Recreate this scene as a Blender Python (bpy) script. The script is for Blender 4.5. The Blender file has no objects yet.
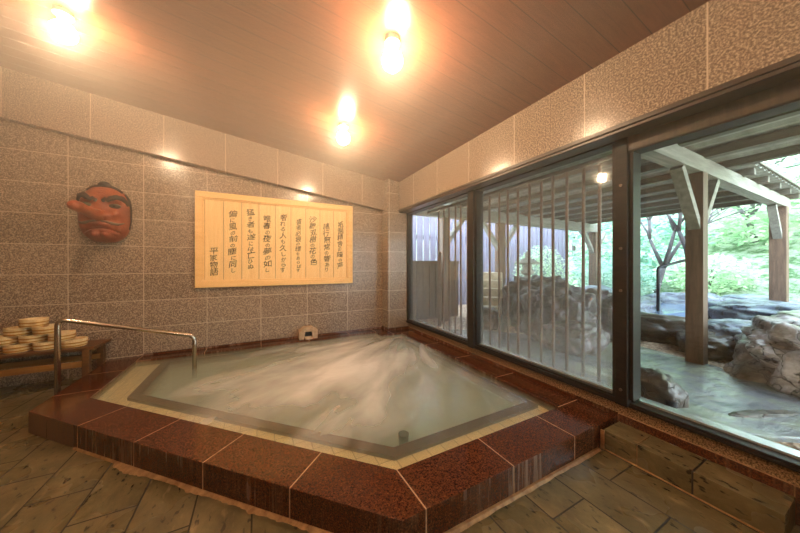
import bpy, bmesh, math, random
from mathutils import Vector, Matrix, noise
R = random.Random(7)
PI = math.pi
scene = bpy.context.scene
C = scene.collection

# ------------------------------------------------------------------ helpers
def lin(c):
    return c/12.92 if c <= .04045 else ((c+.055)/1.055)**2.4
def rgb(r, g, b):
    return (lin(r/255), lin(g/255), lin(b/255), 1)

class Mat:
    def __init__(s, name):
        s.m = bpy.data.materials.new(name); s.m.use_nodes = True
        s.nt = s.m.node_tree; s.nt.nodes.clear()
        s.out = s.n('ShaderNodeOutputMaterial')
        s.tc = s.n('ShaderNodeTexCoord')
    def n(s, t, **kw):
        nd = s.nt.nodes.new(t)
        for k, v in kw.items():
            if k in nd.inputs.keys() if isinstance(k, str) else False: nd.inputs[k].default_value = v
            elif hasattr(nd, k): setattr(nd, k, v)
        return nd
    def l(s, a, b): s.nt.links.new(a, b)
    def pos(s):
        g = s.n('ShaderNodeNewGeometry'); return g.outputs['Position']
    def mapping(s, src, scale=(1,1,1), rot=(0,0,0), loc=(0,0,0)):
        m = s.n('ShaderNodeMapping'); s.l(src, m.inputs['Vector'])
        m.inputs['Scale'].default_value = scale; m.inputs['Rotation'].default_value = rot; m.inputs['Location'].default_value = loc
        return m.outputs[0]
    def noise(s, src, scale, detail=3, rough=.5, dist=0):
        m = s.n('ShaderNodeTexNoise'); s.l(src, m.inputs['Vector'])
        m.inputs['Scale'].default_value = scale; m.inputs['Detail'].default_value = detail
        m.inputs['Roughness'].default_value = rough; m.inputs['Distortion'].default_value = dist
        return m.outputs['Fac']
    def ramp(s, src, stops):
        r = s.n('ShaderNodeValToRGB'); s.l(src, r.inputs[0])
        e = r.color_ramp.elements
        while len(e) < len(stops): e.new(.5)
        for i, (p, c) in enumerate(stops):
            e[i].position = p
            e[i].color = c if isinstance(c, tuple) else (c, c, c, 1)
        return r.outputs[0]
    def mix(s, f, a, b):
        m = s.n('ShaderNodeMix'); m.data_type = 'RGBA'
        for k, v in ((0, f), (6, a), (7, b)):
            if isinstance(v, (int, float, tuple)): m.inputs[k].default_value = v
            else: s.l(v, m.inputs[k])
        return m.outputs[2]
    def math(s, op, a, b=0.0, c=None):
        m = s.n('ShaderNodeMath'); m.operation = op
        for k, v in ((0, a), (1, b), (2, c)):
            if v is None: continue
            if isinstance(v, (int, float)): m.inputs[k].default_value = v
            else: s.l(v, m.inputs[k])
        return m.outputs[0]
    def sep(s, v):
        m = s.n('ShaderNodeSeparateXYZ'); s.l(v, m.inputs[0]); return m.outputs
    def comb(s, x, y, z=0.0):
        m = s.n('ShaderNodeCombineXYZ')
        for k, v in enumerate((x, y, z)):
            if isinstance(v, (int, float)): m.inputs[k].default_value = v
            else: s.l(v, m.inputs[k])
        return m.outputs[0]
    def brick(s, v, w, h, mortar=.004, offset=0.0, smooth=.1):
        b = s.n('ShaderNodeTexBrick'); s.l(v, b.inputs['Vector'])
        b.offset = offset; b.offset_frequency = 2; b.squash = 1
        b.inputs['Scale'].default_value = 1; b.inputs['Mortar Size'].default_value = mortar
        b.inputs['Mortar Smooth'].default_value = smooth
        b.inputs['Brick Width'].default_value = w; b.inputs['Row Height'].default_value = h
        b.inputs['Color1'].default_value = (0,0,0,1); b.inputs['Color2'].default_value = (1,1,1,1)
        return b.outputs['Fac'], b.outputs['Color']
    def bump(s, h, strength=.3, dist=.01):
        b = s.n('ShaderNodeBump'); s.l(h, b.inputs['Height'])
        b.inputs['Strength'].default_value = strength; b.inputs['Distance'].default_value = dist
        return b.outputs[0]
    def bsdf(s, color=None, rough=.5, spec=.5, metal=0, normal=None, coat=0, **kw):
        b = s.n('ShaderNodeBsdfPrincipled')
        def put(k, v):
            if v is None: return
            if isinstance(v, (int, float, tuple)): b.inputs[k].default_value = v
            else: s.l(v, b.inputs[k])
        put('Base Color', color); put('Roughness', rough); put('Specular IOR Level', spec); put('Metallic', metal); put('Normal', normal)
        put('Coat Weight', coat)
        for k, v in kw.items(): put(k, v)
        return b.outputs[0]
    def done(s, sh): s.l(sh, s.out.inputs['Surface']); return s.m

def speckle(M, v, dark, mid, light, scale=260):
    a = M.noise(v, scale, 2, .6)
    col = M.ramp(a, [(.34, dark), (.5, mid), (.66, light)])
    b = M.noise(v, 3.0, 3)
    return M.mix(M.math('MULTIPLY', b, .35), col, mid), a

def add_obj(name, mesh, mat=None, parent=None, smooth=False):
    o = bpy.data.objects.new(name, mesh); C.objects.link(o)
    if mat is not None: mesh.materials.append(mat)
    if parent is not None: o.parent = parent
    if smooth:
        for p in mesh.polygons: p.use_smooth = True
    return o

class MB:
    def __init__(s): s.v = []; s.f = []
    def add(s, vs, fs):
        b = len(s.v); s.v += [tuple(v) for v in vs]; s.f += [tuple(i+b for i in f) for f in fs]; return s
    def box(s, x0, x1, y0, y1, z0, z1):
        vs = [(x, y, z) for z in (z0, z1) for y in (y0, y1) for x in (x0, x1)]
        return s.add(vs, [(0,2,3,1),(4,5,7,6),(0,1,5,4),(2,6,7,3),(0,4,6,2),(1,3,7,5)])
    def prism(s, poly, z0, z1):
        n = len(poly)
        a = sum(poly[i][0]*poly[(i+1)%n][1]-poly[(i+1)%n][0]*poly[i][1] for i in range(n))
        if a < 0: poly = poly[::-1]
        vs = [(x, y, z0) for x, y in poly]+[(x, y, z1) for x, y in poly]
        fs = [tuple(range(n))[::-1], tuple(range(n, 2*n))]+[(i, (i+1)%n, n+(i+1)%n, n+i) for i in range(n)]
        return s.add(vs, fs)
    def bar(s, p, q, w, h, up=(0,0,1)):
        p = Vector(p); q = Vector(q); d = (q-p).normalized(); u = Vector(up)
        a = d.cross(u).normalized(); b = a.cross(d).normalized()
        vs = []
        for c in (p, q):
            for i, j in ((-1,-1),(1,-1),(1,1),(-1,1)): vs.append(c+a*w/2*i+b*h/2*j)
        return s.add(vs, [(3,2,1,0),(4,5,6,7),(0,1,5,4),(1,2,6,5),(2,3,7,6),(3,0,4,7)])
    def tube(s, pts, rad, n=12, cap=True, flat=1.0):
        pts = [Vector(p) for p in pts]
        if isinstance(rad, (int, float)): rad = [rad]*len(pts)
        m = len(pts); rings = []
        d0 = (pts[1]-pts[0]).normalized()
        a = d0.orthogonal().normalized()
        for i, p in enumerate(pts):
            d = (pts[min(i+1, m-1)]-pts[max(i-1, 0)]).normalized()
            a = (a-d*a.dot(d)).normalized(); b = d.cross(a)
            rings.append([p+(a*math.cos(2*PI*k/n)+b*math.sin(2*PI*k/n)*flat)*rad[i] for k in range(n)])
        vs = [v for r in rings for v in r]
        fs = [(i*n+k, i*n+(k+1)%n, (i+1)*n+(k+1)%n, (i+1)*n+k) for i in range(m-1) for k in range(n)]
        if cap: fs += [tuple(range(n))[::-1], tuple((m-1)*n+k for k in range(n))]
        return s.add(vs, fs)
    def lathe(s, prof, c=(0,0,0), n=32):
        vs = []; 
        for r, z in prof: vs += [(c[0]+r*math.cos(2*PI*k/n), c[1]+r*math.sin(2*PI*k/n), c[2]+z) for k in range(n)]
        m = len(prof)
        fs = [(i*n+k, i*n+(k+1)%n, (i+1)*n+(k+1)%n, (i+1)*n+k) for i in range(m-1) for k in range(n)]
        fs += [tuple(range(n))[::-1], tuple((m-1)*n+k for k in range(n))]
        return s.add(vs, fs)
    def build(s, name, mat=None, parent=None, smooth=False, bevel=0, seg=2, angle=None):
        me = bpy.data.meshes.new(name); me.from_pydata(s.v, [], s.f); me.update()
        bm = bmesh.new(); bm.from_mesh(me)
        bmesh.ops.recalc_face_normals(bm, faces=bm.faces)
        if bevel:
            ed = [e for e in bm.edges if len(e.link_faces) == 2 and e.calc_face_angle(0) > .6]
            bmesh.ops.bevel(bm, geom=ed, offset=bevel, segments=seg, affect='EDGES', profile=.7, clamp_overlap=True)
        bm.to_mesh(me); bm.free()
        o = add_obj(name, me, mat, parent, smooth)
        if smooth and angle:
            bm = bmesh.new(); bm.from_mesh(me)
            for e in bm.edges:
                if len(e.link_faces) == 2 and e.calc_face_angle(0) > angle: e.smooth = False
            bm.to_mesh(me); bm.free()
        return o

def tag(o, label=None, cat=None, group=None, kind=None):
    for k, v in (('label', label), ('category', cat), ('group', group), ('kind', kind)):
        if v: o[k] = v
    return o
def thing(name, loc, label, cat, group=None, rz=0, kind=None):
    o = bpy.data.objects.new(name, None); C.objects.link(o); o.location = loc; o.rotation_euler = (0, 0, rz)
    o.empty_display_size = .05
    return tag(o, label, cat, group, kind)
def copy_tree(o, parent=None):
    c = o.copy(); C.objects.link(c); c.parent = parent
    for ch in list(o.children): copy_tree(ch, c)
    return c
def struct(o, label=None): o['kind'] = 'structure'; return tag(o, label) if label else o

# ------------------------------------------------------------------ dimensions (metres)
YB = 4.15           # back wall
XW = 2.18           # window plane
ZR = .15            # rim top of the bath
def ceil_z(x): return 2.527+.130*(2.03-x)

# ------------------------------------------------------------------ materials
def granite_wall(name, axis, u0, w, h0, h, offset=0.0, slope=0.0):
    M = Mat(name); p = M.pos(); X, Y, Z = M.sep(p)[0:3]
    col, a = speckle(M, p, rgb(70, 56, 46), rgb(140, 118, 100), rgb(214, 192, 166), 98)
    u = X if axis == 'x' else Y
    zz = M.math('ADD', Z, M.math('MULTIPLY', X, slope)) if slope else Z
    v = M.comb(M.math('ADD', u, -u0+60*w), M.math('ADD', zz, -h0+40*h))
    f, c = M.brick(v, w, h, .0035, offset)
    tone = M.math('MULTIPLY_ADD', c, .10, .95)
    col = M.mix(f, M.mix(.25, col, M.mix(c, rgb(118,102,92), rgb(165,146,132))), rgb(200, 180, 158))
    streak = M.noise(M.mapping(p, (9, 9, .8)), 1.0, 3, .6)
    rough = M.math('MULTIPLY_ADD', streak, .2, .12)
    nrm = M.bump(M.math('MULTIPLY_ADD', f, -1.0, M.math('MULTIPLY', M.noise(p, 2.2, 1), .6)), .25, .004)
    return M.done(M.bsdf(col, rough, .5, normal=nrm))

M_wall = granite_wall('granite_tiles_back', 'x', .047, .6, .472, .31)
M_beamB = granite_wall('granite_beam_back', 'x', .25, .6, .0, 3.1)
M_beamW = granite_wall('granite_beam_window', 'y', .512, .59, .0, 5.2)
M_wallY = granite_wall('granite_tiles_side', 'y', .3, .6, .472, .31)

def plain_granite(name):
    M = Mat(name); p = M.pos()
    a = M.noise(p, 120, 3, .65)
    col = M.ramp(a, [(.38, rgb(62, 42, 26)), (.5, rgb(150, 116, 80)), (.62, rgb(200, 168, 128))])
    return M.done(M.bsdf(col, .45))
M_strip = plain_granite('tan_granite_strip')

def red_granite():
    M = Mat('polished_red_granite'); p = M.pos(); X, Y, Z = M.sep(p)[0:3]
    a = M.noise(p, 150, 3, .7)
    col = M.ramp(a, [(.36, rgb(32, 17, 10)), (.5, rgb(78, 37, 19)), (.6, rgb(102, 54, 27)), (.7, rgb(128, 84, 48))])
    g = M.n('ShaderNodeNewGeometry'); nz = M.sep(g.outputs['Normal'])[2]
    side = M.math('LESS_THAN', M.math('ABSOLUTE', nz), .5)
    # lime runs down the outer faces
    s = M.noise(M.mapping(p, (34, 34, 1.2)), 1.0, 3, .7)
    big = M.noise(p, 1.7, 2, .5)
    runs = M.math('MULTIPLY', M.ramp(s, [(.44, 0.0), (.64, 1.0)]), M.ramp(big, [(.42, 0.0), (.60, .75)]))
    left = M.math('MULTIPLY', M.math('LESS_THAN', X, -1.06), .75)
    f = M.math('MULTIPLY', side, M.math('MAXIMUM', runs, M.math('MULTIPLY', left, M.ramp(s, [(.3, .35), (.6, 1.0)]))))
    col = M.mix(M.math('MULTIPLY', f, .75), col, rgb(150, 122, 96))
    w = M.noise(p, 5, 2)
    rough = M.math('ADD', M.math('MULTIPLY_ADD', w, .14, .07), M.math('MULTIPLY', f, .4))
    nrm = M.bump(M.noise(p, 8, 2), .06, .01)
    return M.done(M.bsdf(col, rough, .5, normal=nrm))
M_red = red_granite()

def simple(name, c, rough=.5, metal=0, spec=.5, nscale=0, c2=None, bump=0, stretch=(1,1,1), coat=0):
    M = Mat(name)
    col = c
    nrm = None
    if nscale:
        p = M.tc.outputs['Object']
        a = M.noise(M.mapping(p, stretch), nscale, 4, .6)
        if c2: col = M.ramp(a, [(.35, c), (.65, c2)])
        if bump: nrm = M.bump(a, bump, .01)
    return M.done(M.bsdf(col, rough, spec, metal, nrm, coat))

M_grout = simple('grout', rgb(190, 152, 112), .7, nscale=30, c2=rgb(150,112,78))
M_scale = simple('lime_scale', rgb(186, 146, 98), .6, nscale=22, c2=rgb(140, 100, 62), bump=.4)
M_frame = simple('dark_bronze_frame', rgb(26, 19, 15), .5, .0, .25, nscale=9, c2=rgb(40, 29, 22), stretch=(1,1,4))
M_trimwood = simple('dark_trim', rgb(52, 36, 28), .4, nscale=8, c2=rgb(70, 50, 36), stretch=(6,1,6))
M_header = simple('brown_header', rgb(56, 44, 35), .5, nscale=6, c2=rgb(74, 58, 44), stretch=(6,6,.6))
M_alu = simple('pale_aluminium', rgb(190, 196, 196), .25, .6)
M_steel = simple('brushed_steel', rgb(196, 184, 168), .22, 1.0)
M_bolt = simple('dull_bolt', rgb(110, 96, 84), .4, .8)
M_socket = simple('lamp_socket', rgb(225, 215, 200), .4)

def floor_mat():
    M = Mat('green_slate_planks'); p = M.pos(); X, Y, Z = M.sep(p)[0:3]
    v = M.comb(M.math('ADD', Y, -.555+50), M.math('ADD', X, 1.272+25))
    f, c = M.brick(v, .5, .25, .004, .5)
    sh = M.math('MULTIPLY', c, 7.0)
    v2 = M.comb(M.math('ADD', X, sh), Y, Z)
    a = M.noise(M.mapping(v2, (2.2, 1.5, 2), rot=(0,0,.5)), 2.4, 7, .72, .3)
    col = M.ramp(a, [(.3, rgb(76, 68, 48)), (.48, rgb(104, 92, 64)), (.62, rgb(124, 109, 77)), (.75, rgb(152, 134, 98))])
    col = M.mix(M.math('MULTIPLY', c, .35), col, rgb(96, 84, 56))
    sp = M.noise(M.mapping(v2, (1, .45, 1), rot=(0,0,.6)), 34, 2, .5)
    col = M.mix(M.ramp(sp, [(.62, 0.0), (.68, .85)]), col, rgb(36, 32, 26))
    wn = M.noise(M.mapping(v2, (1, .3, 1), rot=(0,0,-.5)), 16, 3, .6)
    col = M.mix(M.ramp(wn, [(.62, 0.0), (.72, .4)]), col, rgb(170, 146, 110))
    col = M.mix(f, col, rgb(34, 26, 20))
    w = M.noise(p, 2.4, 3)
    rough = M.math('ADD', M.ramp(w, [(.35, .16), (.62, .42)]), M.math('MULTIPLY', f, .3))
    nrm = M.bump(M.math('MULTIPLY_ADD', f, -1.6, M.noise(v2, 22, 4, .6)), .35, .004)
    return M.done(M.bsdf(col, rough, .5, normal=nrm))
M_floor = floor_mat()

def ceil_mat():
    M = Mat('varnished_ceiling_planks'); p = M.pos(); X, Y, Z = M.sep(p)[0:3]
    v = M.comb(M.math('ADD', X, 40.0), M.math('ADD', Y, -1.206+.1585*60))
    f, c = M.brick(v, 9.0, .1585, .0022, .3)
    v2 = M.comb(X, M.math('ADD', Y, -1.206+.1585*60+.08))
    f2, c2 = M.brick(v2, 9.0, .1585, .0015, .3)
    g = M.noise(M.mapping(p, (.9, 22, 22)), 2.2, 4, .55)
    col = M.ramp(g, [(.3, rgb(114, 64, 42)), (.7, rgb(130, 76, 50))])
    col = M.mix(M.math('MULTIPLY', c, .25), col, rgb(96, 58, 40))
    col = M.mix(M.math('MAXIMUM', M.math('MULTIPLY', f, .8), M.math('MULTIPLY', f2, .25)), col, rgb(50, 30, 22))
    nrm = M.bump(M.math('MULTIPLY_ADD', f, -1.0, M.math('MULTIPLY', g, .25)), .35, .004)
    return M.done(M.bsdf(col, .27, .5, normal=nrm))
M_ceil = ceil_mat()

def wood(name, a, b, scale=2.5, stretch=(1,1,1), rough=.55, bump=.15):
    M = Mat(name); p = M.tc.outputs['Object']
    g = M.noise(M.mapping(p, stretch), scale, 5, .6, .4)
    col = M.ramp(g, [(.3, a), (.7, b)])
    return M.done(M.bsdf(col, rough, .4, normal=M.bump(g, bump, .004)))
M_board = wood('pale_cypress_board', rgb(240, 196, 132), rgb(250, 214, 156), 3, (14, 14, .8), .5, .05)
M_boardframe = wood('cypress_frame', rgb(238, 190, 122), rgb(248, 206, 144), 3, (.8, 10, 10), .5, .05)
M_bench = wood('dark_bench_wood', rgb(74, 46, 24), rgb(116, 76, 40), 3, (.8, 12, 12), .4)
M_rail = wood('bench_rail_wood', rgb(120, 78, 34), rgb(164, 112, 54), 3, (.8, 12, 12), .5)
M_basin = wood('pale_basin_wood', rgb(226, 192, 136), rgb(246, 222, 176), 5, (8, 8, .8), .55)
M_hoop = simple('brass_hoop', rgb(196, 138, 40), .35, .5)
M_ink = simple('black_ink', rgb(36, 26, 18), .7, spec=.1)
M_post = wood('weathered_post', rgb(78, 60, 50), rgb(118, 94, 78), 3, (8, 8, .9), .6)
M_beamout = wood('weathered_beam', rgb(110, 108, 100), rgb(152, 150, 140), 3, (.9, 8, 8), .6)
M_roof = wood('roof_panel', rgb(120, 122, 116), rgb(160, 164, 156), 2, (1, 6, 1), .55)
M_purlin = wood('dark_purlin', rgb(74, 70, 62), rgb(106, 102, 92), 3, (8, .9, 8), .6)
M_bamboo = simple('dried_bamboo', rgb(76, 48, 34), .45, nscale=6, c2=rgb(108, 72, 50), stretch=(1,1,.4))
M_iron = simple('black_iron', rgb(30, 34, 40), .4, .5)
M_dwall = wood('dark_partition_wood', rgb(70, 54, 42), rgb(100, 78, 60), 3, (8, 8, .9), .6)
M_blackrub = simple('black_plastic', rgb(26, 26, 28), .35)

def rock_mat(name, a, b, c, moss=0.0):
    M = Mat(name); p = M.pos()
    n1 = M.noise(p, 3.2, 6, .65, .4)
    col = M.ramp(n1, [(.32, a), (.5, b), (.68, c)])
    n2 = M.noise(p, 14, 5, .7)
    col = M.mix(M.ramp(n2, [(.5, 0.0), (.75, .65)]), col, a)
    vo = M.n('ShaderNodeTexVoronoi'); vo.feature = 'DISTANCE_TO_EDGE'
    w = M.n('ShaderNodeVectorMath'); w.operation = 'ADD'
    M.l(p, w.inputs[0]); nn = M.n('ShaderNodeTexNoise'); M.l(p, nn.inputs['Vector']); nn.inputs['Scale'].default_value = 3; nn.inputs['Detail'].default_value = 4
    M.l(nn.outputs['Color'], w.inputs[1])
    M.l(M.mapping(w.outputs[0], (1, 1, 1.8), rot=(.3, .4, .2)), vo.inputs['Vector']); vo.inputs['Scale'].default_value = 3.2
    cr = M.ramp(vo.outputs['Distance'], [(0.0, 0.0), (.05, 1.0)])
    col = M.mix(M.math('SUBTRACT', 1.0, cr), col, rgb(48, 38, 32))
    if moss:
        g = M.n('ShaderNodeNewGeometry'); nz = M.sep(g.outputs['Normal'])[2]
        mm = M.math('MULTIPLY', M.ramp(nz, [(.55, 0.0), (.95, 1.0)]), M.ramp(M.noise(p, 2.5, 4), [(.45, 0.0), (.6, moss)]))
        col = M.mix(mm, col, rgb(104, 128, 70))
    h = M.math('ADD', M.math('MULTIPLY', n2, .8), M.math('MULTIPLY', cr, .5))
    return M.done(M.bsdf(col, .38, .6, normal=M.bump(h, .6, .02)))
M_rock = rock_mat('brown_grey_rock', rgb(70, 54, 46), rgb(138, 126, 124), rgb(214, 206, 214), .2)
M_mrock = rock_mat('dark_lilac_rock', rgb(44, 36, 34), rgb(84, 74, 74), rgb(132, 124, 132))
M_slate = rock_mat('blue_slate_rock', rgb(70, 76, 90), rgb(104, 112, 130), rgb(146, 152, 168), .1)
M_drock = rock_mat('dark_wet_rock', rgb(38, 32, 28), rgb(70, 58, 48), rgb(110, 96, 84))
M_lrock = rock_mat('pale_lichen_rock', rgb(112, 116, 96), rgb(156, 160, 140), rgb(196, 200, 186), .5)

def pave_mat():
    M = Mat('wet_green_paving'); p = M.pos()
    n = M.noise(p, 2.2, 5, .6, .5)
    col = M.ramp(n, [(.32, rgb(92, 98, 108)), (.46, rgb(128, 132, 140)), (.56, rgb(138, 146, 132)), (.68, rgb(178, 182, 178))])
    n2 = M.noise(M.mapping(p, (1, 2.2, 1), rot=(0,0,.5)), 7, 5, .7, .6)
    rough = M.ramp(n2, [(.4, .04), (.6, .2)])
    return M.done(M.bsdf(col, rough, .6, normal=M.bump(n2, .5, .02)))
M_pave = pave_mat()
def gravel_mat():
    M = Mat('brown_leaf_gravel'); p = M.pos()
    vo = M.n('ShaderNodeTexVoronoi'); M.l(p, vo.inputs['Vector']); vo.inputs['Scale'].default_value = 42
    col = M.mix(M.sep(vo.outputs['Color'])[0], rgb(96, 66, 44), rgb(206, 178, 150))
    return M.done(M.bsdf(col, .6, normal=M.bump(vo.outputs['Distance'], .8, .02)))
M_gravel = gravel_mat()
M_grass = simple('bright_grass', rgb(96, 150, 48), .7, nscale=40, c2=rgb(160, 206, 84), bump=.8)
def hill_mat():
    M = Mat('wooded_slope'); p = M.pos()
    n = M.noise(p, 2.6, 10, .8)
    col = M.ramp(n, [(.36, rgb(60, 92, 62)), (.46, rgb(130, 166, 120)), (.52, rgb(200, 214, 190)), (.62, rgb(234, 238, 230))])  # whitish stops put overexposed daylight into the slope colour
    return M.done(M.bsdf(col, .8, .2, normal=M.bump(n, 1, .3)))
M_hill = hill_mat()

def leaf_mat(name, a, b):
    M = Mat(name)
    oi = M.n('ShaderNodeNewGeometry')
    col = M.ramp(oi.outputs['Random Per Island'], [(.0, a), (1.0, b)])
    d = M.n('ShaderNodeBsdfDiffuse'); M.l(col, d.inputs[0])
    t = M.n('ShaderNodeBsdfTranslucent'); M.l(col, t.inputs[0])
    g = M.n('ShaderNodeBsdfGlossy'); g.inputs['Roughness'].default_value = .35
    m = M.n('ShaderNodeMixShader'); m.inputs[0].default_value = .5; M.l(d.outputs[0], m.inputs[1]); M.l(t.outputs[0], m.inputs[2])
    m2 = M.n('ShaderNodeMixShader'); m2.inputs[0].default_value = .06; M.l(m.outputs[0], m2.inputs[1]); M.l(g.outputs[0], m2.inputs[2])
    return M.done(m2.outputs[0])
M_leaf = [leaf_mat('fresh_green_leaf', rgb(150, 196, 146), rgb(240, 250, 222)),  # leaf greens paled so the glare of overexposed daylight is in the colour
          leaf_mat('blue_green_leaf', rgb(112, 172, 150), rgb(226, 246, 232)),
          leaf_mat('yellow_green_leaf', rgb(190, 212, 140), rgb(252, 248, 214))]
M_bark = simple('dark_bark', rgb(64, 62, 66), .8, nscale=8, c2=rgb(98, 94, 96), bump=.6)

def two_sided(M, ior):
    # the same reflectance from either side of a thin sheet
    g = M.n('ShaderNodeNewGeometry'); return M.math('MULTIPLY_ADD', g.outputs['Backfacing'], 1/ior-ior, ior)

def glass_mat(name, fog):
    M = Mat(name); p = M.pos(); X, Y, Z = M.sep(p)[0:3]
    tr = M.n('ShaderNodeBsdfTransparent'); tr.inputs[0].default_value = (.93, .97, .96, 1)
    gl = M.n('ShaderNodeBsdfGlossy'); gl.inputs['Roughness'].default_value = .02 if not fog else .06
    fr = M.n('ShaderNodeFresnel'); M.l(two_sided(M, 1.5), fr.inputs[0])
    m = M.n('ShaderNodeMixShader'); M.l(M.math('MULTIPLY', fr.outputs[0], 1.0), m.inputs[0]); M.l(tr.outputs[0], m.inputs[1]); M.l(gl.outputs[0], m.inputs[2])
    if not fog: return M.done(m.outputs[0])
    # condensation: droplets run down in streaks and gather along the bottom rail
    st = M.noise(M.mapping(p, (1, 26, 1.1)), 1.0, 4, .6)
    bl = M.noise(p, 2.2, 3, .6)
    low = M.ramp(M.math('MULTIPLY_ADD', Z, 1/1.75, -.28/1.75), [(0.0, .55), (.07, .30), (.3, .10), (.7, .02), (1.0, .06)])
    f = M.math('ADD', M.math('MULTIPLY', st, M.math('ADD', low, .03)), M.math('MULTIPLY', bl, fog))
    f.node.use_clamp = True
    df = M.n('ShaderNodeBsdfDiffuse'); df.inputs[0].default_value = (.62, .64, .66, 1)
    tl = M.n('ShaderNodeBsdfTranslucent'); tl.inputs[0].default_value = (.62, .64, .66, 1)
    a = M.n('ShaderNodeMixShader'); a.inputs[0].default_value = .5; M.l(df.outputs[0], a.inputs[1]); M.l(tl.outputs[0], a.inputs[2])
    b = M.n('ShaderNodeMixShader'); M.l(f, b.inputs[0]); M.l(m.outputs[0], b.inputs[1]); M.l(a.outputs[0], b.inputs[2])
    return M.done(b.outputs[0])
M_glass = glass_mat('clear_glass', 0)
M_fog = glass_mat('fogged_glass', .035)

def water_mat():
    M = Mat('milky_bath_water'); p = M.pos(); X, Y, Z = M.sep(p)[0:3]
    # streaks of froth fan out from the jet in the far corner
    dx = M.math('ADD', X, -2.3); dy = M.math('ADD', Y, -4.0)
    ang = M.math('ARCTAN2', dy, dx); rad = M.math('SQRT', M.math('ADD', M.math('MULTIPLY', dx, dx), M.math('MULTIPLY', dy, dy)))
    v = M.comb(M.math('MULTIPLY', ang, 5.0), M.math('MULTIPLY', rad, .8))
    st = M.noise(v, 1.5, 4, .5, .3)
    cx = M.math('ADD', X, -.80); cy = M.math('ADD', Y, -2.85)
    ux = M.math('ADD', M.math('MULTIPLY', cx, .80), M.math('MULTIPLY', cy, .60))
    uy = M.math('ADD', M.math('MULTIPLY', cx, -.60), M.math('MULTIPLY', cy, .80))
    d = M.math('MULTIPLY', .55, M.math('SQRT', M.math('ADD', M.math('MULTIPLY', M.math('MULTIPLY', ux, ux), .8), M.math('MULTIPLY', M.math('MULTIPLY', uy, uy), 1.25))))
    core = M.ramp(d, [(0.0, 1.0), (1.0, 0.0)])
    st2 = M.math('MULTIPLY_ADD', st, 1.5, -1.10)
    cl = M.math('MULTIPLY_ADD', core, 1.38, st2); cl.node.use_clamp = True
    clf = M.math('MULTIPLY', cl, .88)
    tr = M.n('ShaderNodeBsdfTransparent'); tr.inputs[0].default_value = (.90, .95, .88, 1)
    df = M.n('ShaderNodeBsdfDiffuse'); df.inputs[0].default_value = (.86, .85, .82, 1)
    m0 = M.n('ShaderNodeMixShader'); M.l(clf, m0.inputs[0]); M.l(tr.outputs[0], m0.inputs[1]); M.l(df.outputs[0], m0.inputs[2])
    gl = M.n('ShaderNodeBsdfGlossy'); gl.inputs['Roughness'].default_value = .16
    rip = M.noise(M.mapping(p, (1, 1, 1)), 7, 3, .6, .4)
    nrm = M.bump(rip, .25, .03); M.l(nrm, gl.inputs['Normal'])
    fr = M.n('ShaderNodeFresnel'); M.l(two_sided(M, 1.33), fr.inputs[0]); M.l(nrm, fr.inputs['Normal'])
    m = M.n('ShaderNodeMixShader'); M.l(fr.outputs[0], m.inputs[0]); M.l(m0.outputs[0], m.inputs[1]); M.l(gl.outputs[0], m.inputs[2])
    vs = M.n('ShaderNodeVolumeScatter'); vs.inputs['Color'].default_value = (.90, .87, .74, 1); vs.inputs['Density'].default_value = 3.6
    va = M.n('ShaderNodeVolumeAbsorption'); va.inputs['Color'].default_value = (.62, .62, .46, 1); va.inputs['Density'].default_value = .5
    ad = M.n('ShaderNodeAddShader'); M.l(vs.outputs[0], ad.inputs[0]); M.l(va.outputs[0], ad.inputs[1])
    M.l(ad.outputs[0], M.out.inputs['Volume'])
    return M.done(m.outputs[0])
M_water = water_mat()

def haze_mat(name, density, color, noise_amt=0):
    M = Mat(name)
    vs = M.n('ShaderNodeVolumeScatter'); vs.inputs['Color'].default_value = color
    Z = M.sep(M.pos())[2]
    mr = M.n('ShaderNodeMapRange'); M.l(Z, mr.inputs[0]); mr.inputs[1].default_value = .3; mr.inputs[2].default_value = 2.6; mr.inputs[3].default_value = 0; mr.inputs[4].default_value = 1
    M.l(M.math('MULTIPLY', M.math('POWER', mr.outputs[0], 2.4), density), vs.inputs['Density']); vs.inputs['Anisotropy'].default_value = .2
    M.l(vs.outputs[0], M.out.inputs['Volume'])
    return M.m
def cream_tile():
    M = Mat('cream_ledge_tile'); p = M.pos(); X, Y, Z = M.sep(p)[0:3]
    f, c = M.brick(M.comb(M.math('ADD', X, 10.0), M.math('ADD', Y, 10.0)), .1, .1, .003, 0)
    col = M.mix(c, rgb(206, 176, 128), rgb(222, 194, 148))
    return M.done(M.bsdf(M.mix(f, col, rgb(150, 116, 78)), .35))
M_cream = cream_tile()
M_brown = simple('red_brown_ledge_edge', rgb(80, 36, 14), .4, nscale=60, c2=rgb(56, 25, 10))
M_pooltile = simple('grey_green_pool_tile', rgb(112, 122, 100), .4, nscale=12, c2=rgb(92, 102, 86))

# ------------------------------------------------------------------ room shell
XL, YF = -3.3, -2.4
struct(MB().prism([(XL, YF), (2.3, YF), (2.3, 1.1), (.57, 1.1), (-1.32, 2.99), (-1.32, YB+.1), (XL, YB+.1)], -.12, 0).build('floor', M_floor))
struct(MB().box(XL-.1, 2.4, YB, YB+.2, -.1, 3.6).build('wall_back', M_wall))
def slanted(x0, x1, y0, y1, zb0, zb1, zt0, zt1):
    vs = [(x0,y0,zb0),(x1,y0,zb1),(x1,y1,zb1),(x0,y1,zb0),(x0,y0,zt0),(x1,y0,zt1),(x1,y1,zt1),(x0,y1,zt0)]
    return MB().add(vs, [(0,3,2,1),(4,5,6,7),(0,1,5,4),(1,2,6,5),(2,3,7,6),(3,0,4,7)])
struct(slanted(XL-.1, 2.3, YF-.1, YB+.1, ceil_z(XL-.1), ceil_z(2.3), ceil_z(XL-.1)+.12, ceil_z(2.3)+.12).build('ceiling', M_ceil))
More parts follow.
